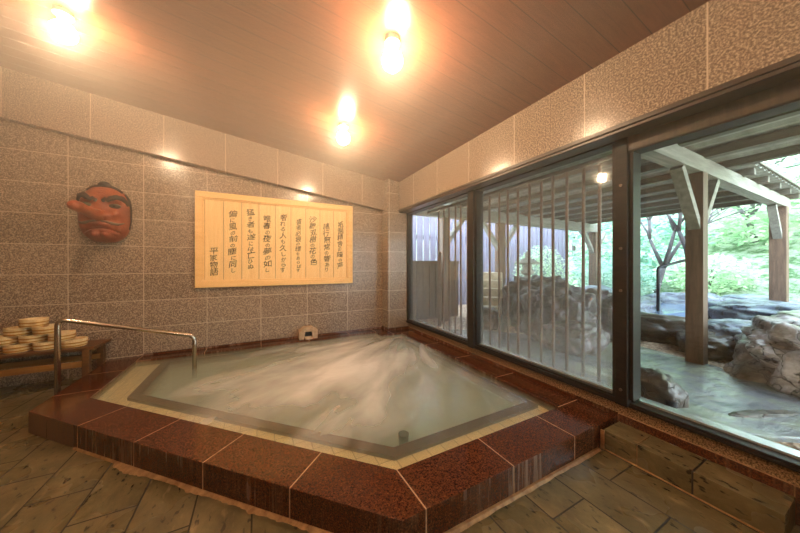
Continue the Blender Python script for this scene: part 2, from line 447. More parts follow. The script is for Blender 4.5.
# sloping stone soffit on the back wall
struct(slanted(XL, 1.83, 4.05, YB+.02, ceil_z(XL)-.476, ceil_z(1.83)-.476, ceil_z(XL)+.02, ceil_z(1.83)+.02).build('wall_back_beam', M_beamB, bevel=.004))
M_pier = granite_wall('granite_pier', 'x', 1.855, .6, .472, .31)
struct(MB().box(1.83, 2.2, 3.92, YB+.01, ZR-.01, 2.62).build('wall_pier', M_pier, bevel=.008))
struct(MB().box(XL-.1, XL, YF, YB, -.1, 3.6).build('wall_left', M_wallY))
struct(MB().box(XL, 2.4, YF-.1, YF, -.1, 3.6).build('wall_front', M_wall))
# window wall
struct(MB().box(2.03, 2.36, YF, 3.93, 2.075, 2.75).build('wall_window_beam', M_beamW, bevel=.003))
struct(MB().box(2.2, 2.36, YF, YB, .177, .255).build('wall_window_sill', M_strip))
struct(MB().box(2.21, 2.36, YF, YB, -.1, .177).build('wall_window_base', M_red))
struct(MB().box(2.2, 2.36, YF, -.72, .255, 2.08).build('wall_window_end', M_wallY))
t = MB().box(2.018, 2.2, YF, 3.92, 2.05, 2.078); t.box(2.03, 2.2, YF, 3.92, 2.03, 2.05)
struct(t.build('trim_1', M_trimwood, bevel=.003))
# red skirting in front of the sill, right of the bath
t = MB()
for y0, y1 in ((.28, .972), (-.32, .275), (-.92, -.325), (-1.52,-.925)): t.box(2.19, 2.212, y0, y1, 0, .172)
struct(t.build('baseboard_window', M_red, bevel=.003))
t = MB().box(2.196, 2.215, -1.6, .975, 0, .1745)
struct(t.build('trim_2', M_grout))
t = MB(); yy = 1.245
ys = [1.25, 1.84, 2.43, 3.02, 3.7]
for a, b in zip(ys[:-1], ys[1:]): t.box(2.185, 2.212, a, b-.004, ZR, .176)
struct(t.build('baseboard_bath', M_red, bevel=.002))
t = MB()
for k in range(5): t.box(-1.15+.6*k, -.554+.6*k, 4.13, 4.152, ZR, .172)
struct(t.build('baseboard_back', M_red, bevel=.002))

# windows: three bays, frame + pane each
def bay(n, y0, y1, ztop, fog, xg=XW+.045):
    w = thing('window_%d' % n, (0, 0, 0), None, None, kind='structure')
    m = MB()
    zl = .288 if fog else .268
    m.box(XW-.02, XW+.09, y0, y1, .255, zl)          # bottom rail
    m.box(XW-.005, XW+.09, y0, y1, zl, zl+.014)
    m.box(XW-.02, XW+.09, y0, y1, ztop, 2.08)
    m.box(XW-.01, XW+.09, y0, y0+.022, .302, ztop); m.box(XW-.01, XW+.09, y1-.022, y1, .302, ztop)
    m.build('frame', M_frame, w, bevel=.003)
    MB().box(xg, xg+.006, y0+.02, y1-.02, zl+.01, ztop+.01).build('pane', M_fog if fog else M_glass, w)
    MB().box(xg-.012, xg+.02, y0+.022, y1-.022, zl+.012, zl+.026).build('glazing_bead', M_alu, w)
    return w
bay(1, 2.43, 3.92, 2.02, True)
bay(2, .975, 2.335, 2.02, True)
w3 = bay(3, -.70, .90, 1.93, False, XW+.075)
MB().box(XW-.022, XW-.005, -.70, .90, 1.94, 2.045).build('header_board', M_header, w3, bevel=.003)
m = MB().box(XW-.04, XW+.06, 2.335, 2.43, .255, 2.06); struct(m.build('window_mullion', M_frame, bevel=.006))
m = MB().box(XW-.032, XW+.03, .902, .974, .255, 2.06); m.box(XW+.03, XW+.06, .890, .974, .255, 2.06)
post = m.build('window_post', M_frame, bevel=.006); struct(post)
mb = MB()
for z in (.36, 1.02, 1.3, 1.72):
    mb.tube([(XW-.040, .937, z), (XW-.03, .937, z)], .009, 10)
b = mb.build('bolt', M_bolt, post)
MB().box(XW+.13, XW+.19, YF, 3.92, .255, .275).build('trim_3', M_alu, bevel=.003)['kind'] = 'structure'

# ------------------------------------------------------------------ bath rim
bath = thing('bath', (0, 0, 0), 'sunken hot bath edged in polished red granite slabs beside the long window', 'bath')
g = .0032
def slab(poly, z1=ZR):
    cx = sum(p[0] for p in poly)/len(poly); cy = sum(p[1] for p in poly)/len(poly)
    q = []
    n = len(poly)
    for i, (x, y) in enumerate(poly):
        # inset by g along both adjoining edge normals
        p0 = Vector(poly[i-1]); p1 = Vector((x, y)); p2 = Vector(poly[(i+1) % n])
        d1 = (p1-p0).normalized(); d2 = (p2-p1).normalized()
        n1 = Vector((-d1.y, d1.x)); n2 = Vector((-d2.y, d2.x))
        if (Vector((cx, cy))-p1).dot(n1) < 0: n1 = -n1
        if (Vector((cx, cy))-p1).dot(n2) < 0: n2 = -n2
        den = 1+n1.dot(n2); off = (n1+n2)*g/den if den > .05 else n1*g
        q.append((x+off.x, y+off.y))
    return MB().prism(q, 0, z1).build('granite_slab', M_red, bath, bevel=.003, seg=2)
s2 = .1875
for x0, x1 in ((.64, 1.178), (1.178, 1.71), (1.71, 2.2)): slab([(x0, .98), (x1, .98), (x1, 1.245), (x0 if x0 > .7 else .63, 1.245)])
slab([(.132, 1.368), (.52, .98), (.64, .98), (.63, 1.245), (.132+s2, 1.368+s2)])
for x0 in (-.256, -.644, -1.032):
    x1 = x0+.388; slab([(x0, 1.5-x0), (x1, 1.5-x1), (x1+s2, 1.5-x1+s2), (x0+s2, 1.5-x0+s2)])
slab([(-1.44, 2.94), (-1.032, 2.532), (-1.032+s2, 2.532+s2), (-1.16, 3.035), (-1.16, 3.2), (-1.44, 3.2)])
slab([(-1.44, 3.2), (-1.16, 3.2), (-1.16, 3.67), (-1.44, 3.67)]); slab([(-1.44, 3.67), (-1.16, 3.67), (-1.16, YB), (-1.44, YB)])
xs = [-1.16, -.553, .047, .643, 1.232, 1.64]
for a, b in zip(xs[:-1], xs[1:]): slab([(a, 3.96), (b, 3.96), (b, YB), (a, YB)])
slab([(1.64, 3.72), (1.83, 3.72), (1.83, YB), (1.64, YB)]); struct(MB().box(1.815, 1.832, 3.93, 4.13, ZR, .19).build('baseboard_pier', M_red)); struct(MB().box(1.815, 2.2, 3.905, 3.922, ZR, .19).build('baseboard_pier_front', M_red)); slab([(1.83, 3.72), (2.2, 3.72), (2.2, 3.92), (1.83, 3.92)])
ys = [1.245, 1.84, 2.43, 3.02, 3.72]
for a, b in zip(ys[:-1], ys[1:]): slab([(1.96, a), (2.2, a), (2.2, b), (1.96, b)])
# grout body under the slabs
inner = [(-1.16, 3.96), (-1.16, 3.035), (.63, 1.245), (1.96, 1.245), (1.96, 3.72), (1.64, 3.72), (1.64, 3.96)]
outer = [(-1.44, YB), (-1.44, 2.94), (.52, .98), (2.2, .98), (2.2, 3.92), (1.83, 3.92), (1.83, YB)]
def off_poly(P, ws):
    n = len(P); lines = []
    for i in range(n):
        a = Vector(P[i]); b = Vector(P[(i+1) % n]); d = (b-a).normalized(); nn = Vector((-d.y, d.x))
        lines.append((a+nn*ws[i], d))
    out = []
    for i in range(n):
        p, d = lines[i-1]; q, e = lines[i]
        t = ((q-p).x*e.y-(q-p).y*e.x)/(d.x*e.y-d.y*e.x)
        out.append(tuple((p+d*t)[:2]))
    return out
def ring(Po, Pi, z0, z1):
    n = len(Po); m = MB()
    vs = [(*p, z1) for p in Po]+[(*p, z1) for p in Pi]+[(*p, z0) for p in Po]+[(*p, z0) for p in Pi]
    fs = []
    for i in range(n):
        j = (i+1) % n
        fs += [(i, j, n+j, n+i), (2*n+i, 3*n+i, 3*n+j, 2*n+j), (i, 2*n+i, 2*n+j, j), (n+i, n+j, 3*n+j, 3*n+i)]
    return m.add(vs, fs)
oi = off_poly(outer, [.004]*7); ii = off_poly(inner, [-.004]*7)
ring(oi, ii, .0, ZR-.0012).build('grout', M_grout, bath)
L1 = off_poly(inner, [.22, .14, .14, .03, .10, .03, .03]); L2 = off_poly(inner, [.30, .215, .215, .06, .14, .06, .06])
ring(off_poly(inner, [-.003]*7), L1, -.6, .085).build('submerged_ledge', M_cream, bath)
ring(L1, L2, -.6, .108).build('ledge_edge', M_brown, bath)
MB().prism(L2, -.66, -.6).build('basin_floor', M_pooltile, bath)
ring(L2, off_poly(L2, [.02]*7), -.6, .03).build('basin_wall', M_pooltile, bath)
wtr = MB().prism(off_poly(inner, [-.002]*7), -.59, .136).build('bath_water', M_water)
tag(wtr, 'milky green bath water churned white by the inflow', 'water', kind='stuff')

dn = MB().tube([(.84, 1.56, -.6), (.84, 1.56, .02), (.84, 1.56, .10)], [.03, .03, .035], 16).build('suction_inlet', M_blackrub, bath)

# lime deposit creeping over the floor along the foot of the rim
def deposit():
    m = MB(); pts = []
    P = [(-1.05, 2.55), (.52, .98), (.64, .972), (1.72, .972), (1.97, .972)]
    seq = []
    for (a, b) in zip(P[:-1], P[1:]):
        L = math.dist(a, b); k = max(2, int(L/.012))
        for i in range(k): seq.append((a[0]+(b[0]-a[0])*i/k, a[1]+(b[1]-a[1])*i/k, a, b))
    n = len(seq); vs = []; fs = []
    for i, (x, y, a, b) in enumerate(seq):
        dx, dy = b[0]-a[0], b[1]-a[1]; L = math.hypot(dx, dy); nx, ny = dy/L, -dx/L
        if nx+ny > 0 : nx, ny = -nx, -ny
        w = .012+.05*max(0, noise.noise(Vector((x*4, y*4, 3)))+.10)+.018*abs(noise.noise(Vector((x*24, y*24, 0))))
        if x < -.75: w = min(w, .008)
        if x > .6: w = .014+.008*noise.noise(Vector((x*9, 0, 1)))
        o = .003
        vs += [(x-nx*.01, y-ny*.01, .010), (x+nx*o, y+ny*o, .010), (x+nx*w, y+ny*w, .0005), (x+nx*w, y+ny*w, -.004)]
    for i in range(n-1):
        for k in range(3): fs.append((i*4+k, i*4+k+1, (i+1)*4+k+1, (i+1)*4+k))
    m.add(vs, fs); return m
deposit().build('lime_deposit', M_scale, bath)
MB().box(1.978, 1.989, .955, .976, 0, .122).build('lime_deposit', M_scale, bath)

# step under the right window
st = thing('stone_step', (0, 0, 0), 'low green slate step running under the clear window beside the bath', 'step')
MB().box(1.99, 2.19, .79, .965, 0, .125).build('step_block', M_floor, st, bevel=.004)
MB().box(1.99, 2.19, .275, .787, 0, .125).build('step_block', M_floor, st, bevel=.004)
MB().box(1.993, 2.19, .277, .965, 0, .121).build('grout', M_grout, st)
mb = MB(); mb.box(1.984, 1.992, .285, .96, -.002, .006); mb.build('lime_deposit', M_scale, st)

# ------------------------------------------------------------------ water spout on the back wall
sp = thing('water_spout', (.645, 4.04, ZR), 'small pale carved stone water spout at the foot of the tiled wall', 'spout')
prof = [(-.125, 0), (-.125, .12), (-.09, .135), (-.06, .16), (.06, .16), (.09, .135), (.125, .12), (.125, 0), (.06, 0), (.045, .1), (-.045, .1), (-.06, 0)]
def ext_y(poly, y0, y1):
    n = len(poly); vs = [(x, y0, z) for x, z in poly]+[(x, y1, z) for x, z in poly]
    return MB().add(vs, [tuple(range(n)), tuple(range(n, 2*n))[::-1]]+[(i, n+i, n+(i+1) % n, (i+1) % n) for i in range(n)])
M_spout = simple('pale_spout_stone', rgb(206, 180, 150), .6, nscale=20, c2=rgb(176, 146, 116), bump=.4)
ext_y(prof, -.03, .108).build('stone_surround', M_spout, sp, bevel=.008)
MB().box(-.05, .05, .02, .06, .0, .1).build('opening_shade', M_blackrub, sp)  # black block paints in the shade of the hollow spout mouth
mb = MB().box(-.05, .05, -.06, .08, 0, .03); mb.build('lip', M_spout, sp, bevel=.01)

# ------------------------------------------------------------------ handrail
hr = thing('handrail', (-1.48, 3.36, 0), 'bent stainless steel handrail sloping from the floor down into the bath', 'handrail')
def bend(pts, r=.05, k=8):
    out = [Vector(pts[0])]
    for a, b, c in zip(pts[:-2], pts[1:-1], pts[2:]):
        a, b, c = Vector(a), Vector(b), Vector(c)
        u = (a-b).normalized()*r; v = (c-b).normalized()*r
        for i in range(k+1):
            t = i/k; out.append((b+u)*(1-t)**2+b*2*t*(1-t)+(b+v)*t**2)
    out.append(Vector(pts[-1])); return out
MB().tube(bend([(0, 0, 0), (0, 0, .735), (.905, .15, .455), (.905, .15, .02)], .06), .019, 16).build('rail', M_steel, hr, smooth=True)
MB().lathe([(.04, 0), (.04, .008), (.02, .016)], (0, 0, 0), 24).build('flange', M_steel, hr, smooth=True)

# ------------------------------------------------------------------ bench with basins
bn = thing('bench', (-2.1, 3.95, 0), 'low dark wooden bench against the tiled wall holding the basins', 'bench')
MB().box(-.95, .68, -.16, .19, .355, .383).build('seat', M_bench, bn, bevel=.004)
MB().box(-.92, .62, -.15, -.12, .195, .25).build('rail', M_rail, bn, bevel=.004)
MB().box(-.92, .62, .12, .15, .195, .25).build('rail', M_rail, bn, bevel=.004)
for x in (-.9, .615):
    for y in (-.135, .15): MB().box(x-.025, x+.025, y-.025, y+.025, 0, .356).build('leg', M_bench, bn, bevel=.003)
def make_basin():
    t = thing('wooden_basin', (0, 0, 0), None, 'basin', 'wooden wash basins stacked on the bench')
    r = .090; h = .074
    MB().lathe([(r*.93, 0), (r, h), (r-.010, h), (r*.93-.010, .012), (.001, .012)], n=28).build('staves', M_basin, t, smooth=True, angle=.6)
    m = MB()
    for z in (.014, .042):
        rr = r*.93+(r*.07)*z/h+.0015
        m.lathe([(rr, z-.005), (rr+.003, z-.004), (rr+.003, z+.004), (rr, z+.005)], n=28)
    m.build('hoop', M_hoop, t, smooth=True, angle=.6)
    return t
b0 = make_basin(); used = False
rows = [[-2.163, -1.98, -1.797, -1.614], [-2.072, -1.888, -1.705], [-1.98, -1.797], [-1.888]]
names = [['bottom row of the pyramid, cut off by the frame edge', 'bottom row, second from the outer end', 'bottom row, partly behind the handrail', 'bottom row, at the end nearest the bath'],
         ['second row, at the outer end', 'second row, in the middle', 'second row, at the bath end behind the handrail'],
         ['third row, outer one of two', 'third row, one nearer the bath'], ['alone at the top of the pyramid']]
for k, row in enumerate(rows):
    for j, x in enumerate(row):
        b = b0 if not used else copy_tree(b0); used = True
        b.location = (x+R.uniform(-.006, .006), 3.94+R.uniform(-.012, .012), .383+k*.0745); b.rotation_euler.z = R.uniform(0, 6)
        b['label'] = 'round pale wooden basin, '+names[k][j]

# ------------------------------------------------------------------ calligraphy board
bd = thing('calligraphy_board', (.3235, YB, .91), 'wide pale cypress board with nine columns of brushed black Japanese calligraphy', 'wall plaque')
W2, Hh, dp = .9935, 1.19, .045
fw = .075
m = MB()
for (x0, x1, z0, z1) in ((-W2, W2, 0, fw), (-W2, W2, Hh-fw, Hh)):
    m.box(x0, x1, -dp, -.002, z0, z1)
for (x0, x1) in ((-W2, -W2+fw), (W2-fw, W2)): m.box(x0, x1, -dp, -.002, fw, Hh-fw)
m.build('frame', M_boardframe, bd, bevel=.006)
m = MB()
a, b_ = fw*.99, fw+.018
for (x0, x1, z0, z1) in ((-W2+a, W2-a, a, b_), (-W2+a, W2-a, Hh-b_, Hh-a), (-W2+a, -W2+b_, b_, Hh-b_), (W2-b_, W2-a, b_, Hh-b_)):
    m.box(x0, x1, -.032, -.004, z0, z1)
m.build('inner_bead', M_boardframe, bd, bevel=.003)
M_gap = simple('board_gap', rgb(110, 70, 36), .8)
MB().box(-W2+.02, W2-.02, -.006, -.001, .02, Hh-.02).build('backing', M_gap, bd)
texts = ['平家物語', '偏に風の前の塵に同し', '猛き者も遂には亡ひぬ', '唯春の夜の夢の如し', '奢れる人も久しからす', '盛者必衰の理をあらはす', '沙羅双樹の花の色', '諸行無常の響あり', '祇園精舎の鐘の声']
tops = [.50, .98, 1.02, .95, .985, .93, .985, .90, .94]
bots = [.14, .17, .22, .17, .17, .17, .27, .17, .22]
inn = W2-b_; pw = 2*inn/9
def glyph_mesh(ch, size, sx, rot, seed):
    cu = bpy.data.curves.new('g', 'FONT'); cu.body = ch; cu.size = size; cu.align_x = 'CENTER'; cu.align_y = 'CENTER'; cu.offset = .0005; cu.resolution_u = 3
    o = bpy.data.objects.new('g', cu); C.objects.link(o)
    dg = bpy.context.evaluated_depsgraph_get(); me = o.evaluated_get(dg).to_mesh()
    vs = []
    for v in me.vertices:
        x, y = v.co.x*sx, v.co.y
        # brush wobble and slant
        x += size*.13*noise.noise(Vector((x*14, y*14, seed)))+y*.05
        y += size*.13*noise.noise(Vector((x*14, y*14, seed+9)))+x*.15
        c, s_ = math.cos(rot), math.sin(rot)
        vs.append((x*c-y*s_, x*s_+y*c))
    fs = [tuple(p.vertices) for p in me.polygons]
    bpy.data.objects.remove(o); bpy.data.curves.remove(cu)
    return vs, fs
for i, tx in enumerate(texts):
    x0 = -inn+i*pw
    pl = MB().box(x0+.0025, x0+pw-.0025, -.020, -.005, b_-.01, Hh-b_+.01).build('plank', M_board, bd, bevel=.0015)
    mm = MB(); n = len(tx); xc = x0+pw/2
    kana = 'にのきもはひぬをらすれるかしあり'
    zt, zb = tops[i], bots[i]
    wts = [.72 if c in kana else 1.0 for c in tx]; tot = sum(wts); z = zt
    for j, ch in enumerate(tx):
        hgt = (zt-zb)*wts[j]/tot; zc = z-hgt/2; z -= hgt
        size = hgt*(1.02 if ch not in kana else .95)
        vs, fs = glyph_mesh(ch, size, 1.02 if i else .95, R.uniform(-.08, .08), i*13+j)
        ox = R.uniform(-.008, .008)
        mm.add([(xc+ox+x, -.0206, zc+y) for x, y in vs], fs)
    mm.build('calligraphy', M_ink, pl)

# ------------------------------------------------------------------ tengu mask
mk = thing('wall_mask', (-1.455, YB, 1.735), 'red long-nosed wooden goblin mask hanging on the granite tiles', 'mask')
M_mask = simple('red_brown_lacquer', rgb(164, 80, 42), .42, nscale=7, c2=rgb(132, 58, 30), bump=.05)
M_hair = simple('dark_brown_hair', rgb(34, 22, 16), .6, nscale=60, c2=rgb(50, 32, 22), bump=.5, stretch=(1,1,3))
M_must = simple('grey_moustache', rgb(112, 92, 76), .6, nscale=60, c2=rgb(86, 66, 54), bump=.4)
M_eye = simple('dull_eye', rgb(62, 50, 30), .35)
def ga(x, z, cx, cz, sx, sz): return math.exp(-((x-cx)/sx)**2-((z-cz)/sz)**2)
def face_d(x, z):
    wz = .2*(1-.10*max(0, (z-.1)/.2))
    r = (abs(x/wz)**2.7+abs(z/(.30))**2.5)
    d = .15*max(0, 1-r)**.42
    ax = abs(x)
    d += .034*ga(ax, z, .10, .155, .07, .028)         # brow ridge
    d -= .045*ga(ax, z, .11, .085, .055, .030)        # socket
    d += .030*ga(ax, z, .112, .08, .034, .018)         # eyeball
    d += .040*ga(ax, z, .135, .0, .045, .05)           # cheek
    d += .040*ga(ax, z, .055, -.03, .04, .035)         # nose wing
    d += .034*ga(ax, z, .0, -.12, .09, .028)         # upper lip
    zm = -.155-2.6*x*x
    if ax < .15: d -= .032*math.exp(-((z-zm)/.009)**2)*(1 if ax < .13 else (.15-ax)/.02)
    if ax < .13: d += .014*math.exp(-((z-zm+.024)/.013)**2)
    d += .060*ga(ax, z, .045, -.23, .042, .042)        # chin, cleft
    d += .020*ga(ax, z, .15, -.16, .03, .06)
    for k in range(3):
        zz = .205+.022*k-3*x*x+ (.010*math.cos(x*45))
        if ax < .075: d -= .010*math.exp(-((z-zz)/.005)**2)*(1-(ax/.075)**2)
    return d
def mask_mesh():
    N = 110; M_ = 60; m = MB(); vs = []; fs = []
    for i in range(M_+1):
        t = i/M_; rr = 1-(1-t)**1.25 if False else t
        for k in range(N):
            th = 2*PI*k/N; c, s_ = math.cos(th), math.sin(th)
            # superellipse outline
            q = (abs(c/.2)**2.7+abs(s_/.30)**2.5)
            # solve scale so that |x/.2|^2.7+|z/.3|^2.5 = 1
            lo, hi = 0, .5
            for _ in range(22):
                mid = (lo+hi)/2
                if abs(mid*c/.2)**2.7+abs(mid*s_/.3)**2.5 > 1: hi = mid
                else: lo = mid
            u = math.sin(rr*PI/2); x, z = lo*c*u, lo*s_*u
            vs.append((x, -(.03+face_d(x, z)), z))
    for i in range(M_):
        for k in range(N): fs.append((i*N+k, i*N+(k+1) % N, (i+1)*N+(k+1) % N, (i+1)*N+k))
    b = len(vs)
    for k in range(N):
        x, y, z = vs[M_*N+k]; vs.append((x, -.002, z))
    for k in range(N): fs.append((M_*N+k, M_*N+(k+1) % N, b+(k+1) % N, b+k))
    fs.append(tuple(range(b, b+N)))
    return m.add(vs, fs)
m = mask_mesh()
ns = [(0, -.10, -.02), (-.005, -.20, -.028), (-.015, -.28, -.022), (-.03, -.37, -.006), (-.045, -.455, .008), (-.055, -.505, .014), (-.06, -.54, .016)]
m.tube(ns, [.066, .060, .052, .047, .050, .046, .020], 20)
face = m.build('face', M_mask, mk, smooth=True)
rm = face.modifiers.new('r', 'REMESH'); rm.mode = 'VOXEL'; rm.voxel_size = .0042; rm.use_smooth_shade = True
sm_ = face.modifiers.new('s', 'SMOOTH'); sm_.factor = .5; sm_.iterations = 3
def onface(x, z, e=.004): return (x, -(.03+face_d(x, z)+e), z)
for sg in (-1, 1):
    P = [(.035, .115), (.028, .135), (.045, .15), (.065, .135), (.085, .15), (.12, .175), (.155, .17), (.18, .14), (.19, .10)]
    rr = [.012, .016, .018, .020, .025, .030, .030, .024, .012]
    MB().tube([onface(sg*x, z, 0) for x, z in P], rr, 12).build('eyebrow', M_hair, mk, smooth=True)
    P = [(.015, -.088), (.06, -.092), (.10, -.108), (.14, -.112), (.175, -.095)]
    MB().tube([onface(sg*x, z, 0) for x, z in P], [.009, .014, .016, .013, .006], 10).build('moustache', M_must, mk, smooth=True)
    e = MB(); ex, ey, ez = onface(sg*.112, .080, .002)
    vs = []; 
    n1, n2 = 10, 20
    for i in range(n1+1):
        for k in range(n2):
            a_, b2 = PI*i/n1, 2*PI*k/n2
            vs.append((ex+.048*math.cos(a_), ey+.014*math.sin(a_)*math.cos(b2), ez+.026*math.sin(a_)*math.sin(b2)))
    e.add(vs, [(i*n2+k, i*n2+(k+1) % n2, (i+1)*n2+(k+1) % n2, (i+1)*n2+k) for i in range(n1) for k in range(n2)])
    eo = e.build('eye', M_eye, mk, smooth=True)
    MB().tube([(ex, ey-.010, ez), (ex, ey-.0165, ez)], .008, 12).build('pupil', M_ink, eo)
P = [(-.14, .262), (-.09, .29), (-.04, .302), (.0, .31), (.04, .302), (.09, .29), (.14, .262)]
MB().tube([(x, -.055, z-.012) for x, z in P], [.012, .022, .030, .036, .030, .022, .012], 14).build('hair', M_hair, mk, smooth=True)
MB().lathe([(.045, -.01), (.052, .01), (.035, .035), (.008, .045)], (.0, -.06, .31), 16).build('topknot', M_hair, mk, smooth=True)
P = [(.155, .24), (.185, .18), (.2, .08), (.2, -.05), (.19, -.15)]
MB().tube([(x, -.03, z) for x, z in P], [.008, .012, .012, .01, .006], 10).build('mask_edge', M_hair, mk, smooth=True)

# ------------------------------------------------------------------ lamps
Mg = Mat('glowing_globe'); em = Mg.n('ShaderNodeEmission'); em.inputs[0].default_value = (1, .71, .43, 1); em.inputs[1].default_value = 155
M_globe = Mg.done(em.outputs[0])
lamps = [((.813, 2.86), 'globe ceiling lamp nearest the corner of the tiled walls'),
         ((.794, 1.631), 'globe ceiling lamp above the middle of the bath, largest of those in view'),
         ((-1.186, 2.756), 'globe ceiling lamp above the mask side of the room'),
         ((.8, -1.2), 'globe ceiling lamp out of view over the slate floor near the clear window'),
         ((-1.13, .1), 'globe ceiling lamp behind the viewpoint')]
l0 = None
for (x, y), lab in lamps:
    if l0 is None:
        l = l0 = thing('ceiling_lamp', (0, 0, 0), None, 'lamp', 'globe lamps on the plank ceiling')
        MB().lathe([(.05, .02), (.05, -.018), (.03, -.028), (.03, -.07)], n=28).build('socket', M_socket, l, smooth=True, angle=.5)
        prof = [(max(.001, .058*math.sin(PI*i/16)), -.10-.058*-math.cos(PI*i/16)*-1) for i in range(17)]
        prof = [(max(.001, .066*math.sin(PI*i/16)), -.13+.066*math.cos(PI*i/16)) for i in range(17)]
        MB().lathe(prof, n=28).build('globe', M_globe, l, smooth=True)
    else: l = copy_tree(l0)
    l.location = (x, y, ceil_z(x)-.016); l['label'] = lab

# ------------------------------------------------------------------ outside
GZ = .20
struct(MB().prism([(2.37, -3), (2.37, 9), (20, 9), (20, -6), (2.37, -6)], -.4, -.02).build('ground', M_gravel))
def blob_poly(pts, amp, seed, sub=8):
    out = []
    n = len(pts)
    for i in range(n):
        a = Vector(pts[i]); b = Vector(pts[(i+1) % n]); d = (b-a); nn = Vector((-d.y, d.x)).normalized()
        for k in range(sub):
            t = k/sub; q = a+d*t+nn*amp*noise.noise(Vector((q_ for q_ in (a.x+d.x*t, a.y+d.y*t, seed)))*2.5)
            out.append((q.x, q.y))
    return out
struct(MB().prism([(2.5, .55), (2.9, -.05), (4.1, -.1), (9, -.8), (9, 9), (2.37, 9), (2.37, .8)], -.1, GZ-.03).build('terrain', M_gravel))
pv = MB().prism(blob_poly([(2.40, .62), (2.75, .30), (3.25, .12), (3.7, .35), (3.95, .95), (4.1, 1.6), (3.9, 2.2), (2.7, 3.4), (2.40, 3.3)], .08, 3), GZ-.06, GZ)
tag(pv.build('paving_slab', M_pave, bevel=.01), 'wet green-grey flat stone paving outside the clear window', 'paving')
tag(MB().prism([(2.39, .62), (2.95, -.05), (4.1, -.12), (5, -1.5), (2.39, -1.5)], -.03, .0).build('grass', M_grass), 'bright green grass patch below the paving edge', 'grass', kind='stuff')

def rock(c, r, mat, seed, sub=5, rough=.32, flat=1.0, label='', group=None, rz=0, name='boulder', cat='rock', parent=None):
    bm = bmesh.new(); bmesh.ops.create_icosphere(bm, subdivisions=sub, radius=1)
    sv = Vector((seed*3.1, seed*1.7, seed*.9))
    for v in bm.verts:
        p = v.co.copy()
        q = Vector((math.copysign(abs(p.x)**.8, p.x), math.copysign(abs(p.y)**.8, p.y), math.copysign(abs(p.z)**.75, p.z)))
        n1 = noise.fractal(p*1.3+sv, .8, 2.1, 5)
        vd = noise.voronoi(p*1.7+sv)[0]
        ridge = (vd[1]-vd[0])
        vd2 = noise.voronoi(p*4.0+sv)[0]
        q *= 1+rough*(n1*.55)+rough*(min(ridge, .5)-.25)*.9+rough*.25*(min(vd2[1]-vd2[0], .35)-.15)
        v.co = Vector((q.x*r[0], q.y*r[1], q.z*r[2]))
    me = bpy.data.meshes.new(name); bm.to_mesh(me); bm.free()
    o = add_obj(name, me, mat, parent, True); o.location = c; o.rotation_euler.z = rz
    if not parent: tag(o, label, cat, group)
    return o
ROCKS = [
 ((4.35, .38, .34), (.70, .50, .37), M_rock, 1, 'large cracked brown rock beside the paving, facing the clear window'),
 ((5.5, .25, .42), (.7, .5, .33), M_lrock, 2, 'mossy grey boulder behind the large cracked rock'),
 ((6.7, .75, .40), (1.0, .7, .27), M_slate, 3, 'long flat-topped grey rock under the far porch post'),
 ((3.85, -.05, .22), (.45, .26, .17), M_rock, 4, 'low brown rock at the gravel edge'),
 ((4.6, 1.15, .26), (.34, .26, .15), M_drock, 5, 'small dark rock behind the foot of the near porch post'),
 ((4.9, 1.85, .30), (.62, .34, .22), M_drock, 6, 'dark overhanging rock edging the outdoor bath'),
 ((5.1, 1.0, .34), (.5, .34, .2), M_slate, 7, 'blue-grey stepped rock between the post and the cracked rock'),
 ((4.1, 2.15, .18), (.66, .26, .13), M_lrock, 8, 'pale low kerb rock along the wet paving'),
 ((5.6, 2.5, .44), (1.0, .45, .2), M_slate, 9, 'flat blue slate slab at the outdoor bath edge'),
 ((7.2, 3.6, .25), (1.2, .6, .42), M_slate, 10, 'large blue slate boulder behind the outdoor bath'),
 ((7.9, 2.3, .25), (.8, .5, .36), M_slate, 11, 'rounded blue slate boulder right of the iron rail'),
 ((8.6, 1.5, .25), (.8, .5, .34), M_slate, 12, 'low blue slate rock behind the near post'),
 ((3.55, 2.25, .50), (.42, .40, .42), M_mrock, 13, 'tall craggy lilac-grey rock behind the bamboo poles'),
 ((4.0, 2.9, .55), (.5, .45, .45), M_drock, 14, 'dark craggy rock beside the stone steps'),
 ((3.25, 1.9, .34), (.30, .28, .2), M_mrock, 15, 'lower brown rock at the foot of the craggy rock'),
 ((4.2, 2.1, .45), (.35, .35, .36), M_mrock, 16, 'pale jagged rock at the end of the craggy pile'),
 ((2.66, .94, .24), (.17, .12, .15), M_drock, 17, 'dark rock right outside the window post'),
 ((2.98, .50, .200), (.22, .045, .010), M_drock, 18, 'thin reddish flat stone lying on the wet paving'),
 ((3.3, 3.35, .3), (.3, .25, .2), M_drock, 19, 'small dark rock at the foot of the stone steps'),
]
for c, r, mt, sd, lab in ROCKS:
    rock(c, r, mt, sd, sub=5 if max(r) > .2 else 4, label=lab, rz=(sd*1.3) % 3 if sd not in (18, 8, 9, 1) else (-.40 if sd == 18 else 0), rough=.42 if sd in (1, 13, 14, 16, 2) else .28, group='rocks of the garden outside the window')
# small black drain pot on the dark rock
dp_ = MB().lathe([(.03, 0), (.034, .045), (.028, .05), (.024, .04)], n=20).build('drain_pot', M_blackrub, smooth=True, angle=.6)
dp_.location = (2.56, .82, GZ+.0); tag(dp_, 'small black pot beside the dark rock outside the window post', 'pot')
# outdoor bath water
wm = Mat('outdoor_bath_water')
wmm = wm.done(wm.bsdf(rgb(120, 140, 170), .08, .5, normal=wm.bump(wm.noise(wm.pos(), 6, 3), .3, .02)))
tag(MB().prism([(5.0, 2.0), (7.6, 1.6), (8.2, 3.2), (7, 4.6), (5.2, 4.2)], .3, .42).build('outdoor_bath', wmm), 'steaming blue outdoor bath water beyond the flat slate slab', 'water', kind='stuff')
